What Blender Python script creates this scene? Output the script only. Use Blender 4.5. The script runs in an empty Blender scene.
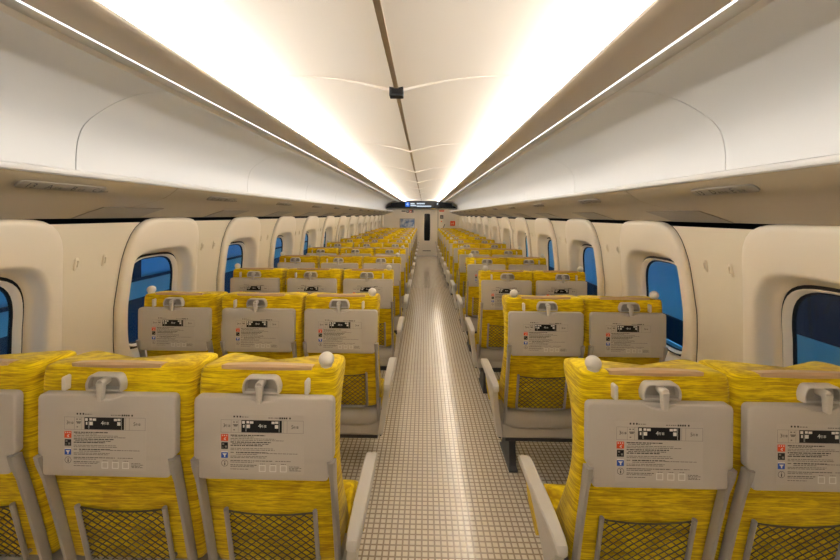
import bpy, bmesh, math, random
from math import sin, cos, pi, radians
from mathutils import Vector, Matrix
random.seed(7)
scene = bpy.context.scene
COL = scene.collection

# ------------------------------------------------------------------ materials
def srgb(r, g, b):
    f = lambda c: (c/255/12.92) if c/255 <= .04045 else ((c/255+.055)/1.055)**2.4
    return (f(r), f(g), f(b), 1)

def mat(name, col, rough=.5, spec=.5, metal=0, bump=0, bscale=400, var=0, coat=0):
    m = bpy.data.materials.new(name); m.use_nodes = True
    nt = m.node_tree; N = nt.nodes; L = nt.links
    b = N['Principled BSDF']
    b.inputs['Base Color'].default_value = col
    b.inputs['Roughness'].default_value = rough
    b.inputs['Specular IOR Level'].default_value = spec
    b.inputs['Metallic'].default_value = metal
    b.inputs['Coat Weight'].default_value = coat
    if bump or var:
        tc = N.new('ShaderNodeTexCoord'); nz = N.new('ShaderNodeTexNoise')
        nz.inputs['Scale'].default_value = bscale; nz.inputs['Detail'].default_value = 3
        L.new(tc.outputs['Object'], nz.inputs['Vector'])
        if bump:
            bp = N.new('ShaderNodeBump'); bp.inputs['Strength'].default_value = bump
            bp.inputs['Distance'].default_value = .001
            L.new(nz.outputs['Fac'], bp.inputs['Height']); L.new(bp.outputs['Normal'], b.inputs['Normal'])
        if var:
            mx = N.new('ShaderNodeMix'); mx.data_type = 'RGBA'; mx.blend_type = 'MULTIPLY'
            mx.inputs[0].default_value = var; mx.inputs[6].default_value = col
            L.new(nz.outputs['Color'], mx.inputs[7]); L.new(mx.outputs[2], b.inputs['Base Color'])
    return m

def emit(name, col, s):
    m = bpy.data.materials.new(name); m.use_nodes = True
    nt = m.node_tree; nt.nodes.clear()
    e = nt.nodes.new('ShaderNodeEmission'); o = nt.nodes.new('ShaderNodeOutputMaterial')
    e.inputs['Color'].default_value = col; e.inputs['Strength'].default_value = s
    nt.links.new(e.outputs[0], o.inputs[0]); return m

def fabric():
    m = bpy.data.materials.new('yellow_moquette'); m.use_nodes = True
    nt = m.node_tree; N = nt.nodes; L = nt.links; b = N['Principled BSDF']
    tc = N.new('ShaderNodeTexCoord'); oi = N.new('ShaderNodeObjectInfo')
    ad = N.new('ShaderNodeVectorMath'); ad.operation = 'ADD'
    sc = N.new('ShaderNodeVectorMath'); sc.operation = 'SCALE'; sc.inputs[0].default_value = (13, 7, 5)
    L.new(oi.outputs['Random'], sc.inputs['Scale'])
    L.new(tc.outputs['Object'], ad.inputs[0]); L.new(sc.outputs[0], ad.inputs[1])
    def noise(scale, vec, detail=3, rough=.55, dist=0):
        mp = N.new('ShaderNodeMapping'); mp.inputs['Scale'].default_value = vec
        L.new(ad.outputs[0], mp.inputs['Vector'])
        n = N.new('ShaderNodeTexNoise'); n.inputs['Scale'].default_value = scale
        n.inputs['Detail'].default_value = detail; n.inputs['Roughness'].default_value = rough
        n.inputs['Distortion'].default_value = dist
        L.new(mp.outputs[0], n.inputs['Vector']); return n
    n1 = noise(9, (1, 1, 16), 3, .6, .5)
    n2 = noise(26, (1, 1, 14), 2, .6, .3)
    n3 = noise(9, (1, 1, 2.2), 2, .5, .6)
    def ramp(src, p0, c0, p1, c1):
        r = N.new('ShaderNodeValToRGB'); e = r.color_ramp.elements
        e[0].position = p0; e[0].color = c0; e[1].position = p1; e[1].color = c1
        L.new(src.outputs['Fac'], r.inputs[0]); return r
    W = (1, 1, 1, 1)
    r1 = ramp(n1, .38, (.66, .58, .46, 1), .58, W)
    r2 = ramp(n2, .36, (.74, .68, .58, 1), .54, W)
    r3 = ramp(n3, .44, (.84, .79, .7, 1), .54, W)
    def mul(a, bb):
        x = N.new('ShaderNodeMix'); x.data_type = 'RGBA'; x.blend_type = 'MULTIPLY'; x.inputs[0].default_value = 1
        L.new(a, x.inputs[6]); L.new(bb, x.inputs[7]); return x.outputs[2]
    base = N.new('ShaderNodeRGB'); base.outputs[0].default_value = (.86, .66, .004, 1)
    c = mul(mul(mul(base.outputs[0], r1.outputs[0]), r2.outputs[0]), r3.outputs[0])
    L.new(c, b.inputs['Base Color'])
    b.inputs['Roughness'].default_value = .85; b.inputs['Specular IOR Level'].default_value = .15
    b.inputs['Sheen Weight'].default_value = .12
    bp = N.new('ShaderNodeBump'); bp.inputs['Strength'].default_value = .25; bp.inputs['Distance'].default_value = .002
    L.new(n2.outputs['Fac'], bp.inputs['Height']); L.new(bp.outputs[0], b.inputs['Normal'])
    return m

def tiles():
    m = bpy.data.materials.new('floor_tile_sheet'); m.use_nodes = True
    nt = m.node_tree; N = nt.nodes; L = nt.links; b = N['Principled BSDF']
    tc = N.new('ShaderNodeTexCoord'); sp = N.new('ShaderNodeSeparateXYZ'); L.new(tc.outputs['Object'], sp.inputs[0])
    def M(op, a, bb=None, c=None):
        n = N.new('ShaderNodeMath'); n.operation = op
        for i, v in enumerate((a, bb, c)):
            if v is None: continue
            if isinstance(v, (int, float)): n.inputs[i].default_value = v
            else: L.new(v, n.inputs[i])
        return n.outputs[0]
    P = .0315
    def cell(s):
        f = M('FRACT', M('DIVIDE', s, P))
        d = M('ABSOLUTE', M('SUBTRACT', f, .5))
        mr = N.new('ShaderNodeMapRange'); mr.interpolation_type = 'SMOOTHSTEP'
        mr.inputs['From Min'].default_value = .335; mr.inputs['From Max'].default_value = .405
        mr.inputs['To Min'].default_value = 1; mr.inputs['To Max'].default_value = 0
        L.new(d, mr.inputs['Value']); return mr.outputs[0]
    msk = M('MULTIPLY', cell(sp.outputs['X']), cell(sp.outputs['Y']))
    nz = N.new('ShaderNodeTexNoise'); nz.inputs['Scale'].default_value = 40; L.new(tc.outputs['Object'], nz.inputs['Vector'])
    r = N.new('ShaderNodeValToRGB')
    r.color_ramp.elements[0].color = (.85, .77, .64, 1); r.color_ramp.elements[1].color = (.93, .85, .72, 1)
    r.color_ramp.elements[0].position = .35; r.color_ramp.elements[1].position = .65
    L.new(nz.outputs['Fac'], r.inputs[0])
    mx = N.new('ShaderNodeMix'); mx.data_type = 'RGBA'; L.new(msk, mx.inputs[0])
    mx.inputs[6].default_value = (.42, .335, .24, 1); L.new(r.outputs[0], mx.inputs[7])
    L.new(mx.outputs[2], b.inputs['Base Color'])
    b.inputs['Roughness'].default_value = .17; b.inputs['Specular IOR Level'].default_value = 1.0; b.inputs['Coat Weight'].default_value = .6; b.inputs['Coat Roughness'].default_value = .12
    bp = N.new('ShaderNodeBump'); bp.inputs['Strength'].default_value = .06; bp.inputs['Distance'].default_value = .0004
    L.new(msk, bp.inputs['Height']); L.new(bp.outputs[0], b.inputs['Normal'])
    return m

def glass():
    m = bpy.data.materials.new('window_glass'); m.use_nodes = True
    nt = m.node_tree; nt.nodes.clear(); N = nt.nodes; L = nt.links
    t = N.new('ShaderNodeBsdfTransparent'); t.inputs[0].default_value = (.78, .9, .95, 1)
    g = N.new('ShaderNodeBsdfGlossy'); g.inputs['Roughness'].default_value = .02
    x = N.new('ShaderNodeMixShader'); o = N.new('ShaderNodeOutputMaterial')
    x.inputs[0].default_value = .05; L.new(t.outputs[0], x.inputs[1]); L.new(g.outputs[0], x.inputs[2]); L.new(x.outputs[0], o.inputs[0])
    return m

FAB = fabric(); TILE = tiles(); GLASS = glass()
CREAM = mat('cream_wall_plastic', (.76, .665, .50, 1), .42, .4, bump=.05, bscale=900)
PANEL = mat('cream_window_panel', (.82, .72, .57, 1), .4, .4, bump=.05, bscale=900)
CEIL = mat('ceiling_panel_white', (.82, .77, .70, 1), .45, .3)
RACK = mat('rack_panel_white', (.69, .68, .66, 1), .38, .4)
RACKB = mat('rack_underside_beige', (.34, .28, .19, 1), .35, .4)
LIP = mat('cove_lip_beige', (.62, .54, .44, 1), .45, .3)
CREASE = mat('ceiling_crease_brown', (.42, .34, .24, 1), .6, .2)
DARK = mat('dark_gap', (.012, .011, .010, 1), .8, .1)
TRAY = mat('tray_grey_plastic', (.52, .475, .42, 1), .42, .4, bump=.08, bscale=1200)
GREY = mat('seat_grey_plastic', (.43, .39, .335, 1), .45, .4, bump=.06, bscale=1000)
ARM = mat('armrest_grey_plastic', (.58, .54, .48, 1), .4, .4, bump=.06, bscale=1000)
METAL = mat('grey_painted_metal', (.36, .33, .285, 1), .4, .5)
LATCH = mat('latch_grey', (.58, .54, .48, 1), .4, .5)
KNOB = mat('knob_grey', (.70, .66, .59, 1), .35, .5)
NET = mat('net_cord_olive', (.11, .095, .05, 1), .8, .2)
LEATHER = mat('tan_leather', (.56, .37, .20, 1), .45, .4, bump=.2, bscale=500)
PED = mat('pedestal_dark_grey', (.055, .055, .06, 1), .5, .4)
BLACK = mat('black_plastic', (.008, .008, .008, 1), .5, .3)
INK = mat('print_dark', (.05, .045, .04, 1), .6, .2)
INK2 = mat('print_soft', (.13, .12, .105, 1), .6, .2)
STICK = mat('sticker_grey', (.545, .50, .445, 1), .4, .4)
LINE = mat('print_line_grey', (.26, .24, .21, 1), .6, .2)
RED = mat('print_red', (.75, .09, .03, 1), .5, .3)
BLUE = mat('print_blue', (.03, .10, .50, 1), .5, .3)
WHITE = mat('print_white', (.78, .76, .72, 1), .5, .3)
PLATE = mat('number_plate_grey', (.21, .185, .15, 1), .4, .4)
DOORM = mat('door_beige', (.86, .79, .68, 1), .4, .4)
LED = emit('cove_led', (1, .985, .96, 1), 36)
LED2 = emit('rack_led', (1, .98, .95, 1), 1.0)
DISP = emit('display_white', (.75, .88, 1, 1), .42)
DISPB = emit('display_blue', (.02, .22, 1, 1), .35)

# ------------------------------------------------------------------ mesh helpers
class MB:
    def __init__(s): s.bm = bmesh.new()
    def face(s, vs, mi=0):
        try:
            f = s.bm.faces.new(vs); f.material_index = mi; return f
        except ValueError: return None
    def box(s, x0, x1, y0, y1, z0, z1, mi=0):
        v = [s.bm.verts.new((x, y, z)) for x in (x0, x1) for y in (y0, y1) for z in (z0, z1)]
        for q in ((0, 1, 3, 2), (4, 6, 7, 5), (0, 4, 5, 1), (2, 3, 7, 6), (0, 2, 6, 4), (1, 5, 7, 3)):
            s.face([v[i] for i in q], mi)
    def loft(s, rings, closed=True, cap0=False, cap1=False, mi=0):
        R = [[s.bm.verts.new(p) for p in r] for r in rings]
        n = len(R[0])
        for a, b in zip(R, R[1:]):
            for i in range(n if closed else n-1):
                j = (i+1) % n
                s.face((a[i], a[j], b[j], b[i]), mi)
        if cap0: s.face(R[0][::-1], mi)
        if cap1: s.face(R[-1], mi)
        return R
    def xz(s, out, y_back, y_front, bev=.004, mi=0, map=None):
        """prism of an (x,z) outline facing -y, front edge bevelled"""
        ins = inset(out, bev)
        g = map or (lambda x, y, z: (x, y, z))
        rings = [[g(x, y_back, z) for x, z in out], [g(x, y_front+bev*.8, z) for x, z in out],
                 [g(x, y_front+bev*.2, z) for x, z in inset(out, bev*.35)], [g(x, y_front, z) for x, z in ins]]
        s.loft(rings, True, True, True, mi)
    def prism(s, prof, ax, a, b, mi=0):
        """closed 2d profile extruded along axis ax ('x': prof=(y,z); 'y': prof=(x,z))"""
        f = (lambda t, p: (t, p[0], p[1])) if ax == 'x' else (lambda t, p: (p[0], t, p[1]))
        s.loft([[f(a, p) for p in prof], [f(b, p) for p in prof]], True, True, True, mi)
    def tube(s, pts, r, n=8, mi=0, cap=True, sx=1, sy=1):
        rings = []
        P = [Vector(p) for p in pts]
        for i, p in enumerate(P):
            d = (P[min(i+1, len(P)-1)]-P[max(i-1, 0)]).normalized()
            up = Vector((1, 0, 0)) if abs(d.x) < .9 else Vector((0, 0, 1))
            u = (up - d*up.dot(d)).normalized(); w = d.cross(u)
            rr = r[i] if isinstance(r, (list, tuple)) else r
            rings.append([tuple(p+u*cos(2*pi*k/n)*rr*sx+w*sin(2*pi*k/n)*rr*sy) for k in range(n)])
        s.loft(rings, True, cap, cap, mi)
    def lathe(s, prof, c=(0, 0, 0), n=16, axis='z', mi=0):
        f = {'z': lambda r, h, a: (c[0]+r*cos(a), c[1]+r*sin(a), c[2]+h),
             'y': lambda r, h, a: (c[0]+r*cos(a), c[1]+h, c[2]+r*sin(a))}[axis]
        s.loft([[f(r, h, 2*pi*k/n) for k in range(n)] for r, h in prof], True, True, True, mi)
    def add_mesh(s, me, M, mi):
        k = len(s.bm.faces); t = me.copy(); t.transform(M); s.bm.from_mesh(t); bpy.data.meshes.remove(t)
        s.bm.faces.ensure_lookup_table()
        for f in s.bm.faces[k:]: f.material_index = mi
    def build(s, name, mats, parent=None, smooth=True, subsurf=0, angle=35, fix=True):
        me = bpy.data.meshes.new(name)
        if fix: bmesh.ops.recalc_face_normals(s.bm, faces=s.bm.faces)
        s.bm.to_mesh(me); s.bm.free()
        if not isinstance(mats, (list, tuple)): mats = [mats]
        for m in mats: me.materials.append(m)
        if smooth:
            me.polygons.foreach_set('use_smooth', [True]*len(me.polygons))
            if not subsurf: me.set_sharp_from_angle(angle=radians(angle))
        o = bpy.data.objects.new(name, me); COL.objects.link(o)
        if parent: o.parent = parent
        if subsurf:
            md = o.modifiers.new('s', 'SUBSURF'); md.levels = subsurf; md.render_levels = subsurf
        return o

def inset(out, d):
    n = len(out); res = []
    A = sum(out[i][0]*out[(i+1) % n][1]-out[(i+1) % n][0]*out[i][1] for i in range(n))
    sg = 1 if A > 0 else -1
    for i in range(n):
        p = Vector(out[i-1]); q = Vector(out[i]); r = Vector(out[(i+1) % n])
        a = (q-p).normalized() if (q-p).length > 1e-9 else Vector((1, 0)); b = (r-q).normalized() if (r-q).length > 1e-9 else a
        na = Vector((-a.y, a.x))*sg; nb = Vector((-b.y, b.x))*sg
        m = (na+nb); m = m.normalized() if m.length > 1e-6 else na
        k = max(.5, m.dot(na))
        res.append(tuple(q+m*d/k))
    return res

def rounded(pts, r, k=5):
    """round the corners of a 2d polygon"""
    n = len(pts); out = []
    for i in range(n):
        p = Vector(pts[i-1]); q = Vector(pts[i]); s = Vector(pts[(i+1) % n])
        rr = r[i] if isinstance(r, (list, tuple)) else r
        a = (p-q); b = (s-q)
        t = min(rr, a.length*.48, b.length*.48)
        if t < 1e-5: out.append(tuple(q)); continue
        A = q+a.normalized()*t; B = q+b.normalized()*t
        for j in range(k+1):
            u = j/k; out.append(tuple(A*(1-u)**2+q*2*u*(1-u)+B*u*u))
    return out

def text_mesh(s, size, align='CENTER'):
    cu = bpy.data.curves.new('t', 'FONT'); cu.body = s; cu.size = size; cu.align_x = align; cu.align_y = 'CENTER'
    cu.resolution_u = 2
    o = bpy.data.objects.new('t', cu); COL.objects.link(o)
    dg = bpy.context.evaluated_depsgraph_get(); dg.update()
    me = bpy.data.meshes.new_from_object(o.evaluated_get(dg)); bpy.data.objects.remove(o)
    return me

def empty(name, loc, label, cat, group=None, rot=0):
    o = bpy.data.objects.new(name, None); COL.objects.link(o); o.location = loc; o.rotation_euler.z = rot
    o.empty_display_size = .1
    tag(o, label, cat, group); return o
def tag(o, label, cat, group=None):
    o['label'] = label; o['category'] = cat
    if group: o['group'] = group
    return o
def struct(o, label=None):
    o['kind'] = 'structure'
    if label: o['label'] = label
    return o
def copy_tree(o, kids, parent=None):
    c = o.copy(); COL.objects.link(c)
    if parent: c.parent = parent
    for ch in kids.get(o.name, []): copy_tree(ch, kids, c)
    return c
def kid_map():
    k = {}
    for o in bpy.data.objects:
        if o.parent: k.setdefault(o.parent.name, []).append(o)
    return k
def lerp(t, xs, ys):
    if t <= xs[0]: return ys[0]
    for i in range(len(xs)-1):
        if t <= xs[i+1]: return ys[i]+(ys[i+1]-ys[i])*(t-xs[i])/(xs[i+1]-xs[i])
    return ys[-1]

# ------------------------------------------------------------------ layout (metres; car centre line x=0, camera at y=0, looking +y)
EYE = 1.62; ROWS = 13; PITCH = 1.04; Y0 = 1.123
YB, YE = -2.2, 14.75
SEATX = {'A': -1.342, 'B': -.842, 'C': -.356, 'D': .834, 'E': 1.303}
ORD = ['nearest', 'second', 'third', 'fourth', 'fifth', 'sixth', 'seventh', 'eighth', 'ninth', 'tenth', 'eleventh', 'twelfth', 'farthest']
def rowtxt(k):
    return 'nearest row' if k == 0 else ('farthest row' if k == ROWS-1 else ORD[k]+' row from the front of the picture')

# ------------------------------------------------------------------ floor
b = MB(); b.box(-1.72, 1.72, YB, YE+.3, -.05, 0); struct(b.build('floor', TILE, smooth=False))

# ------------------------------------------------------------------ side walls, window bays
WZ = [0, .3, .7, 1.1, 1.35, 1.6, 1.75]; WX = [1.57, 1.605, 1.622, 1.615, 1.592, 1.545, 1.50]
def wx(z): return lerp(z, WZ, WX)
WC0 = 1.382; WCZ = 1.062
def se(theta, a, bb, n): 
    c, s_ = cos(theta), sin(theta)
    return (abs(c/a)**n+abs(s_/bb)**n)**(-1/n)
NA = 72
ANG = [2*pi*(i+.5)/NA for i in range(NA)]
def ring(side, yc, zc, a, bb, n, depth, flare=0, zoff=0, lean=True):
    out = []
    for t in ANG:
        r = se(t, a, bb, n); dy = r*cos(t); dz = r*sin(t)
        dy *= 1+flare*min(.12, -dz/bb)
        z = zc+zoff+dz
        out.append((side*(wx(z)-depth), yc+dy, z))
    return out
def rectring(side, y0, y1, z0, z1, yc, zc, depth):
    out = []
    for t in ANG:
        c, s_ = cos(t), sin(t)
        k = min(((y1-yc) if c > 0 else (y0-yc))/c, ((z1-zc) if s_ > 0 else (z0-zc))/s_)
        out.append([yc+k*c, zc+k*s_])
    for cy, cz in ((y0, z0), (y0, z1), (y1, z0), (y1, z1)):
        i = min(range(NA), key=lambda q: (out[q][0]-cy)**2+(out[q][1]-cz)**2); out[i] = [cy, cz]
    return [(side*(wx(z)-depth), y, z) for y, z in out]
def mixring(a, bb, t, side, depth):
    o = []
    for p, q in zip(a, bb):
        y = p[1]+(q[1]-p[1])*t; z = p[2]+(q[2]-p[2])*t
        o.append((side*(wx(z)-depth), y, z))
    return o
KW = list(range(-3, ROWS))
ZTOP = 1.566
for side, nm in ((-1, 'left'), (1, 'right')):
    b = MB()
    for k in KW:
        yc = WC0+PITCH*k
        r0 = rectring(side, yc-PITCH/2, yc+PITCH/2, 0, ZTOP, yc, WCZ, 0)
        r1 = ring(side, yc, WCZ, .312, .345, 4, 0)
        b.loft([r0]+[mixring(r0, r1, t, side, 0) for t in (.15, .3, .45, .6, .75, .9)]+[r1])
    bmesh.ops.remove_doubles(b.bm, verts=b.bm.verts, dist=.0005)
    w = struct(b.build('wall_'+nm, CREAM, angle=60))
    bx = MB(); bx.box(*sorted((side*1.50, side*1.72)), WC0+PITCH*(ROWS-.5)-.005, YE, 0, 1.62)
    bx.build('end_panel', CREAM, w, smooth=False)
    # coat hooks: two small raised ovals on every pillar
    for k in range(-1, ROWS-1):
        yp = WC0+PITCH*(k+.5)
        for dy in (-.10, .06):
            h = MB()
            z0 = 1.365
            rs = []
            for sc_, dep in ((1, -.002), (1, .004), (.8, .008), (.55, .009), (.5, .003)):
                rs.append([(side*(wx(z0+q[1]*sc_)-dep), yp+dy+q[0]*sc_, z0+q[1]*sc_) for q in
                           [(.010*cos(2*pi*(i+.5)/20), math.copysign(.022, sin(2*pi*(i+.5)/20))+.010*sin(2*pi*(i+.5)/20)) for i in range(20)]])
            h.loft(rs, True, False, True)
            h.build('coat_hook', CREAM, w)
    s_ = MB(); s_.box(*sorted((side*1.705, side*1.735)), YB, YE, 1.50, 2.40); struct(s_.build('wall_'+nm+'_light_shield', DARK, smooth=False))  # dark outer skin added behind the panels to stop outside light leaking in

wn = 0
def window(side, k):
    global wn
    wn += 1
    yc = WC0+PITCH*k
    root = bpy.data.objects.new('window_%d' % wn, None); COL.objects.link(root); struct(root)
    b = MB()
    o = dict(flare=.12, zoff=0)
    zc = 1.13; A, B = .356, .462
    z2 = WCZ-zc
    gp = MB(); gp.loft([ring(side, yc, zc, A+.005, B+.003, 5, .0015, .10), ring(side, yc, zc, A-.012, B-.012, 5, .0015, .10)])
    gp.build('surround_gap', DARK, root)
    rs = [ring(side, yc, zc, A, B, 5, .001, .10), ring(side, yc, zc, A, B, 5, .014, .10), ring(side, yc, zc, A-.003, B-.003, 5, .024, .10),
          ring(side, yc, zc, A-.010, B-.010, 4.8, .031, .10), ring(side, yc, zc, A-.03, B-.03, 4.6, .036, .10),
          ring(side, yc, zc, A-.055, B-.075, 4.2, .036, .06, z2*.3),
          ring(side, yc-.018, WCZ, 0.316, 0.345, 4, .034, .02), ring(side, yc-.018, WCZ, 0.308, 0.336, 4, .032), ring(side, yc-.016, WCZ, 0.300, 0.328, 3.9, .022), ring(side, yc-.014, WCZ, 0.294, 0.322, 3.9, .004), ring(side, yc-.006, WCZ, 0.283, 0.314, 3.8, -.030),
          ring(side, yc, WCZ, 0.270, 0.302, 3.8, -.050), ring(side, yc, WCZ, 0.264, 0.297, 3.8, -.058), ring(side, yc, WCZ, 0.262, 0.295, 3.8, -.066)]
    b.loft(rs); b.build('window_surround', PANEL, root, angle=50)
    g = MB()
    g.loft([ring(side, yc, WCZ, 0.276, 0.309, 3.8, -.064), ring(side, yc, WCZ, 0.242, 0.278, 3.8, -.064)])
    g.build('blind_track', BLACK, root)
    f = MB()
    f.loft([ring(side, yc, WCZ, 0.246, 0.281, 3.8, -.072), ring(side, yc, WCZ, 0.246, 0.281, 3.8, -.050), ring(side, yc, WCZ, 0.243, 0.278, 3.8, -.047),
            ring(side, yc, WCZ, 0.238, 0.275, 3.6, -.052), ring(side, yc, WCZ, 0.228, 0.269, 3.6, -.074)])
    f.build('window_frame', PANEL, root)
    g = MB()
    g.loft([ring(side, yc, WCZ, 0.231, 0.271, 3.6, -.073), ring(side, yc, WCZ, 0.221, 0.263, 3.6, -.076), ring(side, yc, WCZ, 0.219, 0.261, 3.6, -.084)])
    g.build('window_gasket', BLACK, root)
    p = MB()
    p.loft([ring(side, yc, WCZ, 0.227, 0.268, 3.6, -.080), ring(side, yc, WCZ, 0.227, 0.268, 3.6, -.084)], True, True, True)
    p.build('pane', GLASS, root, smooth=False)
for side in (-1, 1):
    for k in range(-1, ROWS): window(side, k)

# ------------------------------------------------------------------ ceiling
CP = [(0, 2.182), (.03, 2.187), (.10, 2.203), (.18, 2.220), (.28, 2.236), (.40, 2.247), (.52, 2.251), (.64, 2.248), (.74, 2.240), (.83, 2.225), (.90, 2.203), (.94, 2.17), (.95, 2.13)]
b = MB()
for sd in (-1, 1):
    pr = [(sd*max(x, .006), z) for x, z in CP]
    b.loft([[(x, y, z) for x, z in pr] for y in (YB, YE)], False)
b.box(-1.74, 1.74, YB, YE, 2.40, 2.43)  # flat roof sheet, unseen, added to keep outside light out
c = struct(b.build('ceiling', CEIL, fix=False))
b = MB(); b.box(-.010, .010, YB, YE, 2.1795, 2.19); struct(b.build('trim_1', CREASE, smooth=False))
# transverse ribs: thin bands that thicken towards the centre crease
tn = 1
for i in range(-1, 9):
    y = 1.69+1.58*i
    if y > YE-.3: break
    tn += 1
    b = MB()
    rs = []
    for sx in [j/24*2-1 for j in range(25)]:
        x = sx*.62; ax = abs(x)
        z = lerp(ax, [p[0] for p in CP], [p[1] for p in CP])
        d = .002+.012*max(0, 1-ax/.55)**2; w = .006+.034*max(0, 1-ax/.6)**1.5
        rs.append([(x, y-w/2, z+.004), (x, y-w/2, z-d*.6), (x, y-w/2+.003, z-d), (x, y+w/2, z-d), (x, y+w/2+.004, z+.004)])
    b.loft(rs, True, True, True); struct(b.build('trim_%d' % tn, CEIL))
t = empty('ceiling_sensor', (0, 1.66, 2.18), 'small black rectangular sensor box on the ceiling centre line', 'sensor')
b = MB(); b.xz(rounded([(-.031, -.034), (.031, -.034), (.031, .02), (-.031, .02)], .004, 2), .03, -.012, .003); b.build('housing', BLACK, t)
b = MB(); b.box(-.02, .02, -.0135, -.010, -.022, -.004); b.build('sensor_window', DARK, t, smooth=False)

# ------------------------------------------------------------------ luggage racks (one each side), with cove lip and lamps
def offset_profile(pr, d):
    out = []
    for i, p in enumerate(pr):
        a = Vector(pr[max(i-1, 0)]); c_ = Vector(pr[min(i+1, len(pr)-1)])
        t_ = (c_-a).normalized(); n = Vector((-t_.y, t_.x)); out.append((p[0]+n.x*d, p[1]+n.y*d))
    return out
BACK = [(.8855, 2.146), (.98, 2.150), (1.06, 2.147), (1.14, 2.132), (1.215, 2.104), (1.28, 2.068), (1.335, 2.03), (1.37, 1.99), (1.388, 1.94), (1.396, 1.88), (1.397, 1.80), (1.397, 1.765)]
def spline(P, n=4):
    o = []
    for i in range(len(P)-1):
        p0, p1, p2, p3 = P[max(i-1, 0)], P[i], P[i+1], P[min(i+2, len(P)-1)]
        for j in range(n):
            t = j/n
            o.append(tuple(.5*(2*p1[k]+(p2[k]-p0[k])*t+(2*p0[k]-5*p1[k]+4*p2[k]-p3[k])*t*t+(3*p1[k]-p0[k]-3*p2[k]+p3[k])*t**3) for k in (0, 1)))
    return o+[P[-1]]
BACK = spline(BACK)
LIPP = [(.690, 2.150), (.692, 2.142), (.700, 2.136), (.74, 2.134), (.80, 2.136), (.84, 2.140), (.874, 2.144)]
UND = [(1.118, 1.748), (1.126, 1.738), (1.140, 1.728), (1.160, 1.712), (1.19, 1.695), (1.235, 1.680), (1.30, 1.664), (1.38, 1.643), (1.45, 1.619), (1.525, 1.592)]
EDGE = [(1.110, 1.772), (1.103, 1.768), (1.102, 1.760), (1.106, 1.752), (1.114, 1.748)]
MOD = 1.58; SEAM = 1.60; USEAM = 1.86
for side, nm in ((-1, 'left'), (1, 'right')):
    root = empty('luggage_rack', (side*1.25, 0, 1.76), 'long cream luggage rack along the %s side with curved back and white light line' % nm, 'luggage rack')
    def sweep(name, prof, th, y0, y1, m, gap=0):
        cl = prof+offset_profile(prof, th)[::-1]
        b = MB(); b.prism([(side*(x)-side*1.25, z-1.76) for x, z in cl], 'y', y0+gap/2, y1-gap/2)
        return b.build(name, m, root)
    ys = [YB]+[SEAM+MOD*i for i in range(-2, 12) if YB+.2 < SEAM+MOD*i < YE-.2]+[YE]
    for y0, y1 in zip(ys, ys[1:]): sweep('back_panel', BACK, .02, y0, y1, RACK, .0045)
    us = [YB]+[USEAM+MOD*i for i in range(-2, 12) if YB+.2 < USEAM+MOD*i < YE-.2]+[YE]
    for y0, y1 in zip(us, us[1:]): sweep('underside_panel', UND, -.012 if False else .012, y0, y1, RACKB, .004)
    for y0, y1 in zip(us, us[1:]): sweep('front_edge', EDGE, .010 if False else .010, y0+.45, y1+.45 if y1 < YE else YE, RACK, .003)
    sweep('cove_lip', LIPP, .016, YB, YE, LIP)
    b = MB(); b.box(*sorted((side*1.12-side*1.25, side*1.40-side*1.25)), YB, YE, -.008, .004); b.build('shelf', RACK, root, smooth=False)
    b = MB(); b.box(*sorted((side*.78-side*1.25, side*.82-side*1.25)), YB, YE, 2.172-1.76, 2.194-1.76); b.build('cove_lamp', LED, root, smooth=False)
    b = MB(); b.box(*sorted((side*.8803-side*1.25, side*.8845-side*1.25)), YB, YE, 2.1435-1.76, 2.154-1.76); b.build('light_strip', LED2, root, smooth=False)
    for k in range(-1, ROWS):          # thin dark plates on the underside above each wall pillar
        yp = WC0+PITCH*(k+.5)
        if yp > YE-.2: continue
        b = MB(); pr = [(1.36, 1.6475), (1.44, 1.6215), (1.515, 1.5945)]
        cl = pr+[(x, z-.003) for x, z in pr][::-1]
        b.prism([(side*x-side*1.25, z-1.76) for x, z in cl], 'y', yp-.2, yp+.2); b.build('underside_plate', PLATE, root, smooth=False)

# seat number plates
for k in range(ROWS):
    n = ROWS-k
    for side, nm, lets in ((-1, 'left', [('A', '窓側'), ('B', '中央'), ('C', '通路側')]), (1, 'right', [('D', '通路側'), ('E', '窓側')])):
        yc = Y0+.185+PITCH*k
        L_ = .325 if side < 0 else .275
        t = empty('seat_number_plate', (side*1.157, yc, 1.715),
                  'grey rounded seat plate reading %d %s under the %s luggage rack' % (n, ' '.join(l for l, _ in lets), nm), 'sign', 'seat number plates under the racks')
        # plate frame: u along viewing-left-to-right, v up on the slanted underside
        uax = Vector((0, 1, 0)) if side < 0 else Vector((0, -1, 0))
        vax = Vector((-side*.050, 0, .035)).normalized()
        nax = uax.cross(vax)
        if nax.z > 0: nax = -nax
        M = Matrix((( uax.x, vax.x, nax.x, 0), (uax.y, vax.y, nax.y, 0), (uax.z, vax.z, nax.z, 0), (0, 0, 0, 1)))
        M = Matrix.Translation(nax*.007) @ M
        def P(u, v, d): return tuple(M @ Vector((u, v, d)))
        b = MB(); out = rounded([(-L_/2, -.019), (L_/2, -.019), (L_/2, .019), (-L_/2, .019)], .018, 6)
        b.loft([[P(u, v, -.004) for u, v in out], [P(u, v, .001) for u, v in out], [P(u, v, .002) for u, v in inset(out, .002)]], True, True, True)
        b.build('plate', PLATE, t)
        b = MB(); x = -L_/2+.036
        b.add_mesh(text_mesh(str(n), .036), M @ Matrix.Translation((x+.005, 0, .003)), 0)
        b.build('row_number', INK, t, smooth=False, fix=False)
        x += .066
        for l, s2 in lets:
            b = MB()
            b.add_mesh(text_mesh(l, .034), M @ Matrix.Translation((x, 0, .003)), 0)
            b.add_mesh(text_mesh(s2, .015, 'LEFT'), M @ Matrix.Translation((x+.017, -.005, .003)), 0)
            b.build('seat_letter', INK, t, smooth=False, fix=False)
            x += (.105 if side < 0 else .10)*.84

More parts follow.
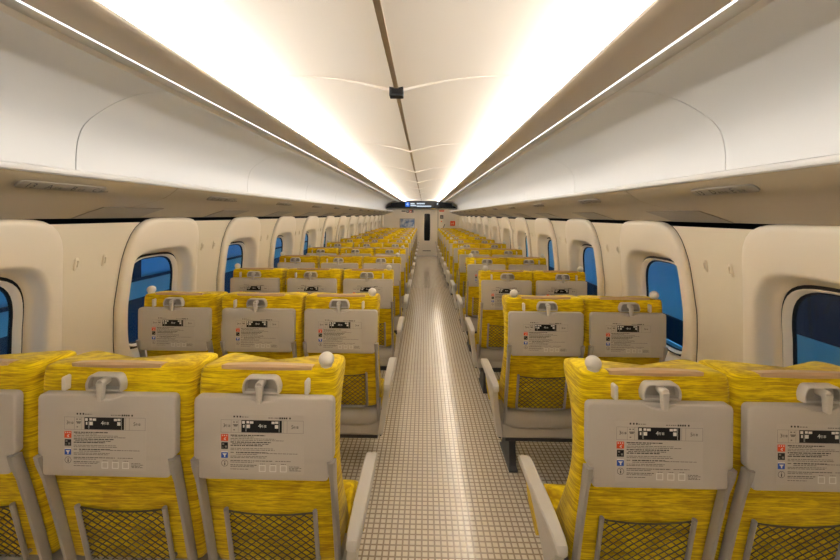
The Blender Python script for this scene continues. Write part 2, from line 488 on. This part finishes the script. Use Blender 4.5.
# ------------------------------------------------------------------ seats
def backrest_mesh(name, xl, xr, parent):
    Z =  [.415, .48, .60, .70, .80, .90, 1.00, 1.05, 1.09, 1.118, 1.134, 1.142]
    YR = [.130, .112, .086, .066, .046, .035, .029, .028, .029, .031, .034, .046]
    YF = [.29, .26, .20, .155, .115, .10, .10, .10, .10, .098, .095, .09]
    YW = [.335, .305, .235, .175, .132, .115, .135, .165, .20, .212, .210, .202]
    SH = [.012, .004, 0, 0, 0, 0, 0, 0, 0, .001, .005, .014]
    b = MB(); rings = []
    for z, yr, yf, yw, sh in zip(Z, YR, YF, YW, SH):
        l, r = xl+sh, xr-sh
        m = (yr+yw)/2
        half = [(.35, yr), (.72, yr)]
        pts = []
        def side_pts(e, s):   # from rear to front along one side
            return [(e-s*.028, yr), (e-s*.008, yr+.006), (e, yr+.024), (e, m), (e, yw-.03), (e-s*.006, yw-.010), (e-s*.022, yw), (e-s*.046, yw-.006), (e-s*.072, yf+.01), (e-s*.10, yf)]
        rp = side_pts(r, 1); lp = side_pts(l, -1)
        c = (l+r)/2
        pts = [(c-.09, yr), (c, yr-.001), (c+.09, yr)]+rp+[(c+.05, yf-.003), (c-.05, yf-.003)]+lp[::-1]
        top = max(0, (z-1.0)/.14); hwid = (r-l)/2
        rings.append([(x, y, z-top*(.10 if abs(x-c) > hwid-.08 else .28)*(y-yr)) for x, y in pts])
    R = b.loft(rings, True, True, False)
    # top cap as quads between rear and front halves
    t = R[-1]; n = len(t)
    b.face(t)
    return b.build(name, FAB, parent, subsurf=1)

def tray_outline(w=.214, z0=.811, z1=1.062, notch=.016, nz=.872, scallop=False):
    pts = [(-w+notch, z0), (w-notch, z0), (w-notch, nz-.008), (w, nz+.006), (w, z1)]
    rad = [.012, .012, .004, .006, .018]
    if scallop:
        pts += [(.052, z1), (.030, z1-.010), (0, z1-.016), (-.030, z1-.010), (-.052, z1)]; rad += [.006, .012, .012, .012, .006]
    pts += [(-w, z1), (-w, nz+.006), (-w+notch, nz-.008)]; rad += [.018, .006, .004]
    return rounded(pts, rad, 4)

PX = .000603; PZ = .000593
def pl(px, py): return ((px-377)*PX, 1.062-(py-42)*PZ)
def placard(parent):
    b = MB(); F = -.0012
    def r(x0, y0, x1, y1, mi, f=0):
        a = pl(x0, y1); c = pl(x1, y0); y = F-.0002*f
        v = [b.bm.verts.new(p) for p in ((a[0], y, a[1]), (c[0], y, a[1]), (c[0], y, c[1]), (a[0], y, c[1]))]
        b.face(v, mi)
    def frame(x0, y0, x1, y1, w, mi, f=1):
        r(x0, y0, x1, y0+w, mi, f); r(x0, y1-w, x1, y1, mi, f); r(x0, y0+w, x0+w, y1-w, mi, f); r(x1-w, y0+w, x1, y1-w, mi, f)
    def words(x0, x1, y, h, mi, lo=6, hi=22):
        x = x0
        while x < x1:
            w = random.uniform(lo, hi); r(x, y-h/2, min(x+w, x1), y+h/2, mi, 1); x += w+random.uniform(1.5, 4)
    a = pl(158, 432); c = pl(584, 128)
    b.box(a[0], c[0], F, -.0002, a[1], c[1], 0)
    # header: direction captions
    for x in (226, 242, 257): r(x, 136, x+8, 145, 1, 1)
    words(268, 306, 142, 4, 2, 4, 12); words(403, 456, 145, 4, 2, 4, 12)
    for x in (459, 470, 481, 492, 509): r(x, 141, x+8, 150, 1, 1)
    # car plan
    for y in (157, 221): r(162, y, 582, y+1.6, 3, 1)
    for x in (162, 214, 250, 478, 498, 580): r(x, 157, x+1.6, 221, 3, 1)
    r(267, 158, 472, 220, 4, 2)
    def txt(s, px, py, size, mi):
        x, z = pl(px, py)
        b.add_mesh(text_mesh(s, size), Matrix.Translation((x, F-.0008, z)) @ Matrix.Rotation(pi/2, 4, 'X'), mi)
    txt('3', 180, 187, .016, 1); txt('号車', 198, 189, .0088, 1)
    txt('5', 526, 190, .016, 1); txt('号車', 544, 192, .0088, 1)
    txt('4', 360, 187, .018, 5); txt('号車', 380, 189, .0096, 5)
    for x, y, w, h in ((271, 162, 14, 14), (275, 182, 8, 14), (293, 162, 14, 12), (310, 163, 18, 12), (294, 180, 17, 18), (420, 163, 16, 12), (438, 162, 16, 12), (437, 180, 17, 18)):
        r(x, y, x+w, y+h, 5, 4)
    for x in (288, 292): r(x, 178, x+1, 216, 5, 4)
    r(458, 160, 459.5, 219, 5, 4)
    for x, y, w in ((224, 166, 9), (240, 166, 7), (224, 180, 26), (228, 186, 18), (226, 206, 8)): r(x, y, x+w, y+5, 2, 1)
    # icons
    r(163, 231, 200, 266, 6, 1); r(165, 273, 199, 307, 4, 1); r(165, 318, 199, 353, 7, 1)
    for x in (168, 179, 190): r(x, 235, x+5, 241, 5, 3)
    for q in ((186, 247, 190, 250), (181, 249, 186, 254), (178, 253, 182, 258), (182, 257, 188, 261)): r(*q, 5, 3)
    for q in ((170, 278, 180, 286), (184, 290, 194, 300), (170, 296, 176, 300)): r(*q, 3, 3)
    r(165, 318, 199, 324, 5, 2)
    for q in ((172, 330, 193, 334), (176, 334, 189, 338), (180, 338, 186, 348)): r(*q, 5, 3)
    n = 24
    for i in range(n):
        t0, t1 = 2*pi*i/n, 2*pi*(i+1)/n
        q = []
        for t_, rr in ((t0, 17), (t1, 17), (t1, 15), (t0, 15)):
            p = pl(183+rr*cos(t_), 380+rr*sin(t_)); q.append(b.bm.verts.new((p[0], F-.0002, p[1])))
        b.face(q, 1)
    r(181, 370, 186, 374, 1, 1); r(181, 377, 186, 391, 1, 1)
    # lines of small print
    for x0, x1, y, h, mi in ((212, 388, 236, 5, 1), (220, 330, 244, 3.5, 2), (212, 440, 253, 3, 2), (212, 482, 261, 3, 2), (212, 418, 271, 5, 1), (220, 405, 280, 3.5, 1), (212, 375, 288, 5, 1), (212, 430, 303, 3, 2), (212, 436, 311, 3, 2),
                             (212, 230, 324, 4, 2), (240, 400, 324, 5, 1), (400, 552, 327, 3, 2), (240, 350, 333, 3, 2), (212, 398, 343, 3, 2), (212, 390, 350, 3, 2), (212, 425, 366, 4, 2), (440, 518, 366, 3, 2),
                             (212, 330, 374, 3, 2), (212, 345, 388, 4, 2), (212, 335, 396, 3, 2), (212, 304, 409, 3, 2), (510, 560, 393, 3, 2), (510, 572, 400, 3, 2), (510, 555, 407, 3, 2), (512, 570, 413, 3, 2)):
        words(x0, x1, y, h, mi)
    for x in (357, 411, 464):
        frame(x, 386, x+34, 421, 4, 5, 1); words(x+6, x+30, 381, 3, 2, 4, 8)
    return b.build('placard', [STICK, INK, INK2, LINE, BLACK, WHITE, RED, BLUE], parent, smooth=False, fix=False)

def yback(z): return lerp(z, [.415, .48, .60, .70, .80, .90, 1.0, 1.13], [.130, .112, .086, .066, .046, .035, .029, .031])

SPAN = {'A': (-.214, .229), 'B': (-.244, .246), 'C': (-.226, .214), 'D': (-.222, .240), 'E': (-.228, .222)}
HOOKX = {'A': -.132, 'B': -.145, 'C': .128, 'D': -.125, 'E': .13}
KNOBX = {'A': -.178, 'C': .176, 'D': -.172, 'E': .180}

def make_seat(L):
    xl, xr = SPAN[L]; cx = (xl+xr)/2
    root = bpy.data.objects.new('train_seat', None); COL.objects.link(root); root.empty_display_size = .1
    br = backrest_mesh('backrest', xl, xr, root)
    # leather headrest top
    b = MB(); rs = []
    for x in [cx-.142+.284*i/10 for i in range(11)]:
        u = abs(x-cx)/.142; a = .004*(1-u*u)
        rs.append([(x, .030+.006*u, 1.132), (x, .026+.008*u, 1.139+a), (x, .034, 1.145+a), (x, .07, 1.138+a), (x, .100, 1.124+a), (x, .110, 1.09), (x, .104, 1.09), (x, .09, 1.112), (x, .06, 1.126)])
    b.loft(rs, True, True, True); b.build('headrest_cover', LEATHER, root)
    # tray
    b = MB(); b.xz(tray_outline(), .024, .006, .003); b.xz(tray_outline(scallop=True), .010, -.001, .005)
    tr = b.build('tray_table', TRAY, root, angle=50)
    placard(tr)
    for s in (-1, 1):
        b = MB()
        pth = [(.006, .872), (.012, .845), (.03, .79), (.064, .65), (.104, .47), (.124, .36)]
        rs = []
        for i, (y, z) in enumerate(pth):
            w = .0115 if i < 2 else .0080; x = s*.2085
            rs.append([(x-w, y-.012, z), (x-w*.6, y-.018, z), (x+w*.6, y-.018, z), (x+w, y-.012, z), (x+w, y+.010, z), (x-w, y+.010, z)])
        b.loft(rs, True, True, True); b.build('tray_arm', METAL, root)
    # latch housing with turning lever
    lx = {'A': -.012, 'B': -.015, 'C': -.012, 'D': .010, 'E': .012}[L]
    b = MB()
    out = rounded([(lx-.056, 1.068), (lx+.056, 1.068), (lx+.060, 1.090), (lx+.048, 1.120), (lx-.048, 1.120), (lx-.060, 1.090)], [.003, .003, .012, .022, .022, .012], 5)
    in1 = inset(out, .004); in2 = inset(out, .010); in3 = inset(out, .013)
    b.loft([[(x, .034, z) for x, z in out], [(x, .010, z) for x, z in out], [(x, .005, z) for x, z in inset(out, .003)], [(x, .005, z) for x, z in inset(out, .0065)], [(x, .010, z) for x, z in inset(out, .0075)]], True, False, False)
    b.loft([[(x, .010, z) for x, z in inset(out, .0075)], [(x, .024, z) for x, z in inset(out, .010)]], True, False, True, 1)  # recess walls and floor in a darker grey, standing in for shade
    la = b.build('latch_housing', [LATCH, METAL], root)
    b = MB(); b.lathe([(.011, .024), (.0125, .012), (.0125, -.005), (.0105, -.0085), (.0095, -.0085), (.0085, -.006), (.003, -.006)], (lx, 0, 1.099), 18, 'y')
    out = rounded([(lx-.0115, 1.100), (lx+.0115, 1.100), (lx+.0095, 1.072), (lx+.0065, 1.045), (lx-.0065, 1.045), (lx-.0095, 1.075)], [.002, .002, .02, .005, .005, .02], 4)
    b.xz(out, .004, -.0105, .003); b.build('latch_lever', LATCH, la)
    # coat hook
    hx = HOOKX[L]
    b = MB(); out = [(hx+.0068*cos(2*pi*i/20), 1.088+(.016 if sin(2*pi*i/20) > 0 else -.016)+.0068*sin(2*pi*i/20)) for i in range(20)]
    b.xz(out, .034, .010, .003); b.build('coat_hook', KNOB, root)
    if L in KNOBX:
        b = MB(); prof = [(.0165, -.040), (.0175, -.0215)]+[(.0245*cos(t), .0235*sin(t)) for t in [radians(a) for a in (-44, -30, -14, -8, 10, 28, 46, 64, 80, 88)]]
        b.lathe(prof, (KNOBX[L], .060, 1.158), 20); b.build('grab_knob', KNOB, root)
    # net pocket
    b = MB(); zt, zb, hw = .676, .450, .143
    yo = lambda z: yback(z)-.014
    path = [(-hw, yo(zt), zt), (-hw, yo(zb+.02), zb+.014), (-hw+.004, yo(zb), zb+.003), (-hw+.014, yo(zb), zb), (hw-.014, yo(zb), zb), (hw-.004, yo(zb), zb+.003), (hw, yo(zb+.02), zb+.014), (hw, yo(zt), zt)]
    b.tube(path, .0075, 8)
    for s in (-1, 1): b.box(s*hw-.004, s*hw+.004, yo(zb+.03), yo(zb+.03)+.02, zb+.02, zb+.032)
    po = b.build('pocket_frame', METAL, root)
    b = MB()
    cw, chh = .033, .027; y_at = lambda z: yback(z)-.014+.004
    for sgn in (1, -1):
        i = -40
        while i < 40:
            # line x = i*cw/... + sgn*(z-zb)*cw/chh
            pts = []
            x0 = -hw+i*cw
            for j in range(0, 61):
                z = zb+(zt-.012-zb)*j/60; x = x0+sgn*(z-zb)*cw/chh
                sag = .012*(1-(x/hw)**2)
                if abs(x) <= hw-.004 and z <= zt-.012-sag: pts.append((x, z))
            if len(pts) >= 2:
                (xa, za), (xb, zb2) = pts[0], pts[-1]
                pa = (xa, y_at(za), za); pb = (xb, y_at(zb2), zb2); pm = ((xa+xb)/2, y_at((za+zb2)/2)+.004, (za+zb2)/2)
                b.tube([pa, pm, pb], .0019, 4, cap=False)
            i += 1
    top = [(x, y_at(zt-.012), zt-.010-.012*(1-(x/hw)**2)) for x in [-hw+2*hw*q/10 for q in range(11)]]
    b.tube(top, .0028, 6); b.build('net', NET, po)
    # lower rear shell
    b = MB()
    prof = [(.27, .425), (.146, .425), (.126, .418), (.112, .40), (.106, .375), (.108, .345), (.118, .325), (.13, .318), (.27, .318)]
    rs = []
    for x in [xl+.006+(xr-xl-.012)*i/8 for i in range(9)]:
        u = abs((x-cx)/((xr-xl)/2)); k = .018*u**4
        rs.append([(x, y+(.02*u**6 if y < .2 else 0), z+(k*.8 if z < .35 else 0)) for y, z in prof])
    b.loft(rs, True, True, True); b.build('rear_cover', GREY, root)
    b = MB(); prof = rounded([(.27, .345), (.130, .345), (.112, .272), (.14, .258), (.27, .258)], [.001, .004, .012, .02, .001], 3)
    b.prism(prof, 'x', xl+.002, xr-.002); b.build('under_shell', GREY, root)
    # cushion
    b = MB(); rs = []
    cl, cr = xl+.008, xr-.008
    for y, z0, z1 in ((.25, .30, .445), (.30, .30, .452), (.40, .305, .455), (.48, .31, .458), (.525, .32, .45), (.545, .335, .43), (.552, .36, .405)):
        zc = (z0+z1)/2
        rs.append([(cl, y, z0+.02), (cl-.002, y, zc), (cl, y, z1-.02), (cl+.012, y, z1-.004), (cl+.05, y, z1), (cx, y, z1-.006), (cr-.05, y, z1), (cr-.012, y, z1-.004), (cr, y, z1-.02), (cr+.002, y, zc), (cr, y, z0+.02), (cr-.03, y, z0), (cl+.03, y, z0)])
    b.loft(rs, True, True, True); b.build('seat_cushion', FAB, root, subsurf=1)
    # armrests
    def armrest(x, aisle):
        y00 = 0 if aisle else .26
        a = MB(); w = .025 if aisle else .021
        rs = []
        for y, zt_, th, ww in ((-.004, .618, .016, .55), (.004, .630, .034, .72), (.03, .638, .046, .80), (.15, .639, .040, .95), (.30, .636, .034, 1), (.41, .632, .030, 1), (.428, .629, .026, .96), (.433, .622, .014, .9)):
            h = w*ww; zb_ = zt_-th; y = y00+y*(1-y00/.433)
            rs.append([(x-h+.004, y, zt_), (x+h-.004, y, zt_), (x+h, y, zt_-.005), (x+h, y, zb_+.006), (x+h-.006, y, zb_), (x-h+.006, y, zb_), (x-h, y, zb_+.006), (x-h, y, zt_-.005)])
        a.loft(rs, True, True, True)
        o = a.build('armrest', ARM, root)
        if aisle:
            p = MB(); pr = rounded([(.012, .605), (.33, .610), (.32, .585), (.28, .53), (.235, .44), (.20, .34), (.17, .275), (.125, .262), (.104, .29), (.096, .42), (.05, .55)], .02, 4)
            p.prism(pr, 'x', x-.016, x+.014)
            for v in p.bm.verts: v.co.x -= math.copysign(.050, x)*(.61-v.co.z)/.35
            p.build('side_panel', ARM, root)
            f = MB(); f.prism(rounded([(.30, .40), (.42, .46), (.46, .56), (.40, .585), (.31, .575), (.27, .47)], .02, 3), 'x', x-math.copysign(.035, x), x-math.copysign(.012, x)); f.build('side_cushion', FAB, root)
            f = MB(); x2 = x-math.copysign(.048, x); f.tube([(x2, .12, .268), (x2, .16, .254), (x2, .22, .246), (x2, .27, .256)], [.006, .008, .008, .005], 8); f.build('release_lever', BLACK, root)
    if L == 'A': armrest(xl+.024, False)
    if L == 'B': armrest(xl+.024, False)
    if L == 'C': armrest(xl+.024, False); armrest(.272, True)
    if L == 'D': armrest(-.286, True); armrest(xr-.024, False)
    if L == 'E': armrest(xr-.024, False)
    return root

POS = {'A': 'at the left-hand windows', 'B': 'in the middle of the left-hand block', 'C': 'on the left edge of the aisle', 'D': 'on the right edge of the aisle', 'E': 'at the right-hand windows'}
protos = {L: make_seat(L) for L in 'ABCDE'}
kids = kid_map()
for L in 'ABCDE':
    for k in range(ROWS):
        o = protos[L] if k == 0 else copy_tree(protos[L], kids)
        o.location = (SEATX[L], Y0+PITCH*k, 0)
        tag(o, 'yellow train seat %s, %s' % (POS[L], rowtxt(k).replace(' from the front of the picture', ' from the camera')), 'seat', 'yellow seats in rows along the carriage')

# pedestals that carry each bench
def pedestal(side):
    root = bpy.data.objects.new('seat_pedestal', None); COL.objects.link(root); root.empty_display_size = .1
    xs = (-1.50, -.16) if side < 0 else (.645, 1.50)
    b = MB(); b.prism(rounded([(.19, .257), (.19, .205), (.22, .185), (.42, .185), (.46, .205), (.46, .257)], .01, 2), 'x', xs[0], xs[1]); b.build('beam', PED, root)
    for x in ((-1.2, -.66) if side < 0 else (.70, 1.3)):
        b = MB(); rs = []
        for z, y0, y1, w in ((0, .20, .50, .028), (.012, .20, .50, .028), (.03, .22, .46, .022), (.16, .24, .41, .020), (.19, .23, .42, .024)):
            rs.append([(x-w, y0, z), (x+w, y0, z), (x+w, y1, z), (x-w, y1, z)])
        b.loft(rs, True, True, True); b.build('leg', PED, root)
    return root
for side, nm in ((-1, 'left three-seat'), (1, 'right two-seat')):
    pr = pedestal(side); kids = kid_map()
    for k in range(ROWS):
        o = pr if k == 0 else copy_tree(pr, kids)
        o.location = (0, Y0+PITCH*k, 0)
        tag(o, 'dark grey pedestal under the %s bench, %s' % (nm, rowtxt(k).replace(' from the front of the picture', ' from the camera')), 'seat base', 'pedestals under the benches')

# ------------------------------------------------------------------ far end wall with door, display and signs
b = MB(); DX0, DX1 = -.31, .67; DZ = 1.86
b.box(-1.74, DX0, YE, YE+.08, 0, 2.42); b.box(DX1, 1.74, YE, YE+.08, 0, 2.42); b.box(DX0, DX1, YE, YE+.08, DZ, 2.42)
struct(b.build('wall_front', DOORM, smooth=False))
b = MB(); b.box(-1.74, 1.74, YB-.08, YB, 0, 2.42); struct(b.build('wall_back_added', CREAM, smooth=False))  # rear wall: unseen, added behind the camera to enclose the lighting
d = bpy.data.objects.new('door_1', None); COL.objects.link(d); d.location = (0, YE+.04, 0); struct(d)
b = MB(); b.box(DX0, DX1-.03, -.015, .02, .004, DZ); b.build('door_leaf', DOORM, d, smooth=False)
b = MB(); b.box(DX1-.03, DX1, -.045, .02, 0, DZ); b.build('door_jamb', METAL, d, smooth=False)
b = MB(); b.xz(rounded([(.115, .60), (.34, .60), (.35, 1.15), (.34, 1.67), (.115, 1.67), (.105, 1.15)], [.05, .05, .3, .05, .05, .3], 5), .0, -.022, .004); b.build('door_window', BLACK, d)
b = MB(); b.box(.06, .38, -.018, -.01, .185, .215); b.build('door_grille', PLATE, d, smooth=False)
# display fascia
t = empty('display_panel', (0, YE-.35, 1.88), 'wide black information display above the far door with white 4 on a blue square', 'display')
b = MB(); out = [(-1.385, 0), (1.385, 0), (1.30, .07), (1.20, .10), (1.17, .195), (.8, .235), (.64, .25), (.55, .285), (-.55, .285), (-.64, .25), (-.8, .235), (-1.17, .195), (-1.20, .10), (-1.30, .07)]
b.xz(out, .33, 0, .01); b.build('fascia', BLACK, t, smooth=False)
b = MB()
b.box(-.62, -.46, -.004, -.001, .055, .225, 0)
b.add_mesh(text_mesh('4', .20), Matrix.Translation((-.54, -.006, .14)) @ Matrix.Rotation(pi/2, 4, 'X'), 1)
b.build('car_number', [DISPB, DISP], t, smooth=False, fix=False)
for x0, x1, z in ((-.42, -.26, .17), (-.42, -.20, .10), (-.18, .13, .175), (-.18, .38, .075)):
    x = x0; b = MB(); b.box(x0, x1, -.0018, -.001, z-.006, z+.006)
    while x < x1:
        w = random.uniform(.03, .06); b.box(x, min(x+w, x1), -.003, -.001, z-.026, z+.026); x += w+.008
    b.build('message_line', DISP, t, smooth=False)
b = MB(); b.lathe([(.03, 0), (.03, -.005), (.005, -.006)], (.62, 0, .17), 12, 'y'); b.build('indicator_lamp', DISP, t)
# framed poster
t = empty('poster', (-.56, YE-.006, 1.09), 'framed blue and white landscape poster on the far wall left of the door', 'poster')
b = MB(); b.box(-.30, .30, -.015, .006, 0, .385); b.build('frame', METAL, t, smooth=False)
def poster_mat():
    m = bpy.data.materials.new('poster_print'); m.use_nodes = True; nt = m.node_tree; N = nt.nodes
    tc = N.new('ShaderNodeTexCoord'); n = N.new('ShaderNodeTexNoise'); n.inputs['Scale'].default_value = 6
    r = N.new('ShaderNodeValToRGB'); e = r.color_ramp.elements; e[0].position = .38; e[0].color = (.10, .19, .42, 1); e[1].position = .62; e[1].color = (.62, .68, .74, 1)
    nt.links.new(tc.outputs['Object'], n.inputs['Vector']); nt.links.new(n.outputs['Fac'], r.inputs[0]); nt.links.new(r.outputs[0], N['Principled BSDF'].inputs['Base Color']); return m
b = MB(); b.box(-.28, .28, -.017, -.014, .03, .365); b.build('print', poster_mat(), t, smooth=False)
def sign(name, x, z, w, h, m, label, cat='sign', marks=()):
    t = empty(name, (x, YE-.004, z), label, cat)
    zc = 0
    b = MB(); b.xz(rounded([(-w/2, -h/2), (w/2, -h/2), (w/2, h/2), (-w/2, h/2)], .01, 2), .03, -.008, .002); b.build('plate', m, t, smooth=False)
    if marks:
        b = MB()
        for x0, x1, z0, z1 in marks: b.box(x0*w, x1*w, -.0095, -.0075, z0*h, z1*h)
        b.build('symbol', WHITE, t, smooth=False)
sign('red_sign', 1.235, 1.29, .19, .19, RED, 'square red sign on the far wall right of the door', marks=((-.22, -.10, -.2, .15), (.10, .20, -.2, .2)))
sign('notice', -.70, 1.765, .17, .045, BLACK, 'black text strip above the poster, left of the red notice')
sign('notice', -.545, 1.755, .10, .10, BLACK, 'small dark square notice above the poster, left of the red one', marks=((-.3, .3, -.1, .3),))
sign('notice', -.43, 1.755, .11, .10, RED, 'small red square notice above the poster beside the door', marks=((-.25, .25, -.3, .1),))
sign('notice', -.355, 1.755, .08, .10, BLACK, 'small black notice touching the door frame, above the poster', marks=((-.3, .3, -.3, -.1),))
sign('notice', .80, 1.78, .19, .05, RED, 'narrow orange-red strip high on the wall right of the door')
sign('notice', .80, 1.545, .13, .14, BLACK, 'small black square notice right of the door frame', marks=((-.3, .3, -.12, .05),))
sign('notice', .79, 1.37, .045, .045, RED, 'tiny red dot sticker right of the door below the black notice')
t = empty('wall_handle', (.86, YE, 1.05), 'thin dark slanted handle on the far wall right of the door', 'handle')
b = MB(); b.tube([(-.05, -.03, -.05), (.06, -.04, .2)], .012, 8); b.box(-.06, -.03, -.03, .0, -.06, -.03); b.box(.045, .07, -.04, 0, .18, .21); b.build('bar', BLACK, t)

# ------------------------------------------------------------------ outside the windows: station at night
TB = mat('outside_blue_body', (.26, .60, .82, 1), .5, .3, var=.25, bscale=.6)
TG = mat('outside_teal_belt', (.30, .55, .55, 1), .5, .3, var=.3, bscale=.8)
TD = mat('outside_navy', (.012, .022, .05, 1), .5, .3)
t = empty('neighbouring_train', (-3.5, 0, 0), 'blue-lit train standing outside the left-hand windows', 'train')
def ob(name, m, x0, x1, y0, y1, z0, z1): 
    b = MB(); b.box(x0, x1, y0, y1, z0, z1); b.build(name, m, t, smooth=False)
ob('window_band', TB, -.3, 0, -6, 60, .80, 1.95)
ob('belt', TG, -.3, .03, -6, 60, .55, .78)
ob('lower_body', TD, -.3, -.01, -6, 60, -1.0, .56)
ob('roof', TD, -.4, .02, -6, 60, 1.95, 2.5)
for i in range(-2, 22): ob('window_post', TD, -.02, .03, 4.55+1.9*i, 4.67+1.9*i, .78, 1.97)
ob('sill_rail', TD, -.02, .035, -6, 60, .765, .80)
t = empty('platform_wall', (4.1, 0, 0), 'bright blue platform wall outside the right-hand windows', 'wall')
TW = mat('outside_bright_blue', (.42, .80, .95, 1), .5, .3, var=.3, bscale=.5)
ob('wall_sheet', TW, 0, .2, 4.9, 60, .02, 3.2)
ob('dark_bay', TD, -.01, .2, -6, 4.9, .38, 3.2)
ob('plinth', TD, -.05, .2, 4.9, 60, -.35, .02)
ob('teal_base', TG, -.05, .2, -6, 4.9, -.35, .38)
b = MB(); b.box(-.25, 0, -.35, .35, -.06, .06); b.tube([(-.12, 0, .06), (-.12, 0, 1.2)], .03, 8)
o = b.build('hanging_sign', TD); o.location = (4.0, 5.75, 1.27); tag(o, 'dark sign box hanging outside the second right-hand window', 'sign')
b = MB(); b.box(1.85, 4.04, -6, 60, -.75, -.36); o = b.build('platform', TG, smooth=False); tag(o, 'dim teal platform surface outside the right-hand windows', 'platform')

# ------------------------------------------------------------------ world, camera, view
w = bpy.data.worlds.new('night'); scene.world = w; w.use_nodes = True
bg = w.node_tree.nodes['Background']; bg.inputs[0].default_value = (.12, .42, .80, 1); bg.inputs[1].default_value = .50
cd = bpy.data.cameras.new('camera'); cam = bpy.data.objects.new('camera', cd); COL.objects.link(cam)
cd.sensor_width = 36; cd.lens = 373/840*36; cd.clip_start = .02; cd.clip_end = 200
cd.shift_x = 3.1/840; cd.shift_y = -65.15/840
cam.matrix_world = Matrix.Translation((.13, 0, EYE)) @ Matrix.Rotation(radians(1.20), 4, 'Z') @ Matrix.Rotation(pi/2, 4, 'X') @ Matrix.Rotation(radians(.373), 4, 'Z')
scene.camera = cam
scene.view_settings.view_transform = 'Standard'; scene.view_settings.look = 'None'
scene.view_settings.exposure = 1.14; scene.view_settings.gamma = 1; scene.view_settings.use_curve_mapping = False
scene.cycles.max_bounces = 10; scene.cycles.diffuse_bounces = 6; scene.cycles.transparent_max_bounces = 12
scene.cycles.sample_clamp_indirect = 6
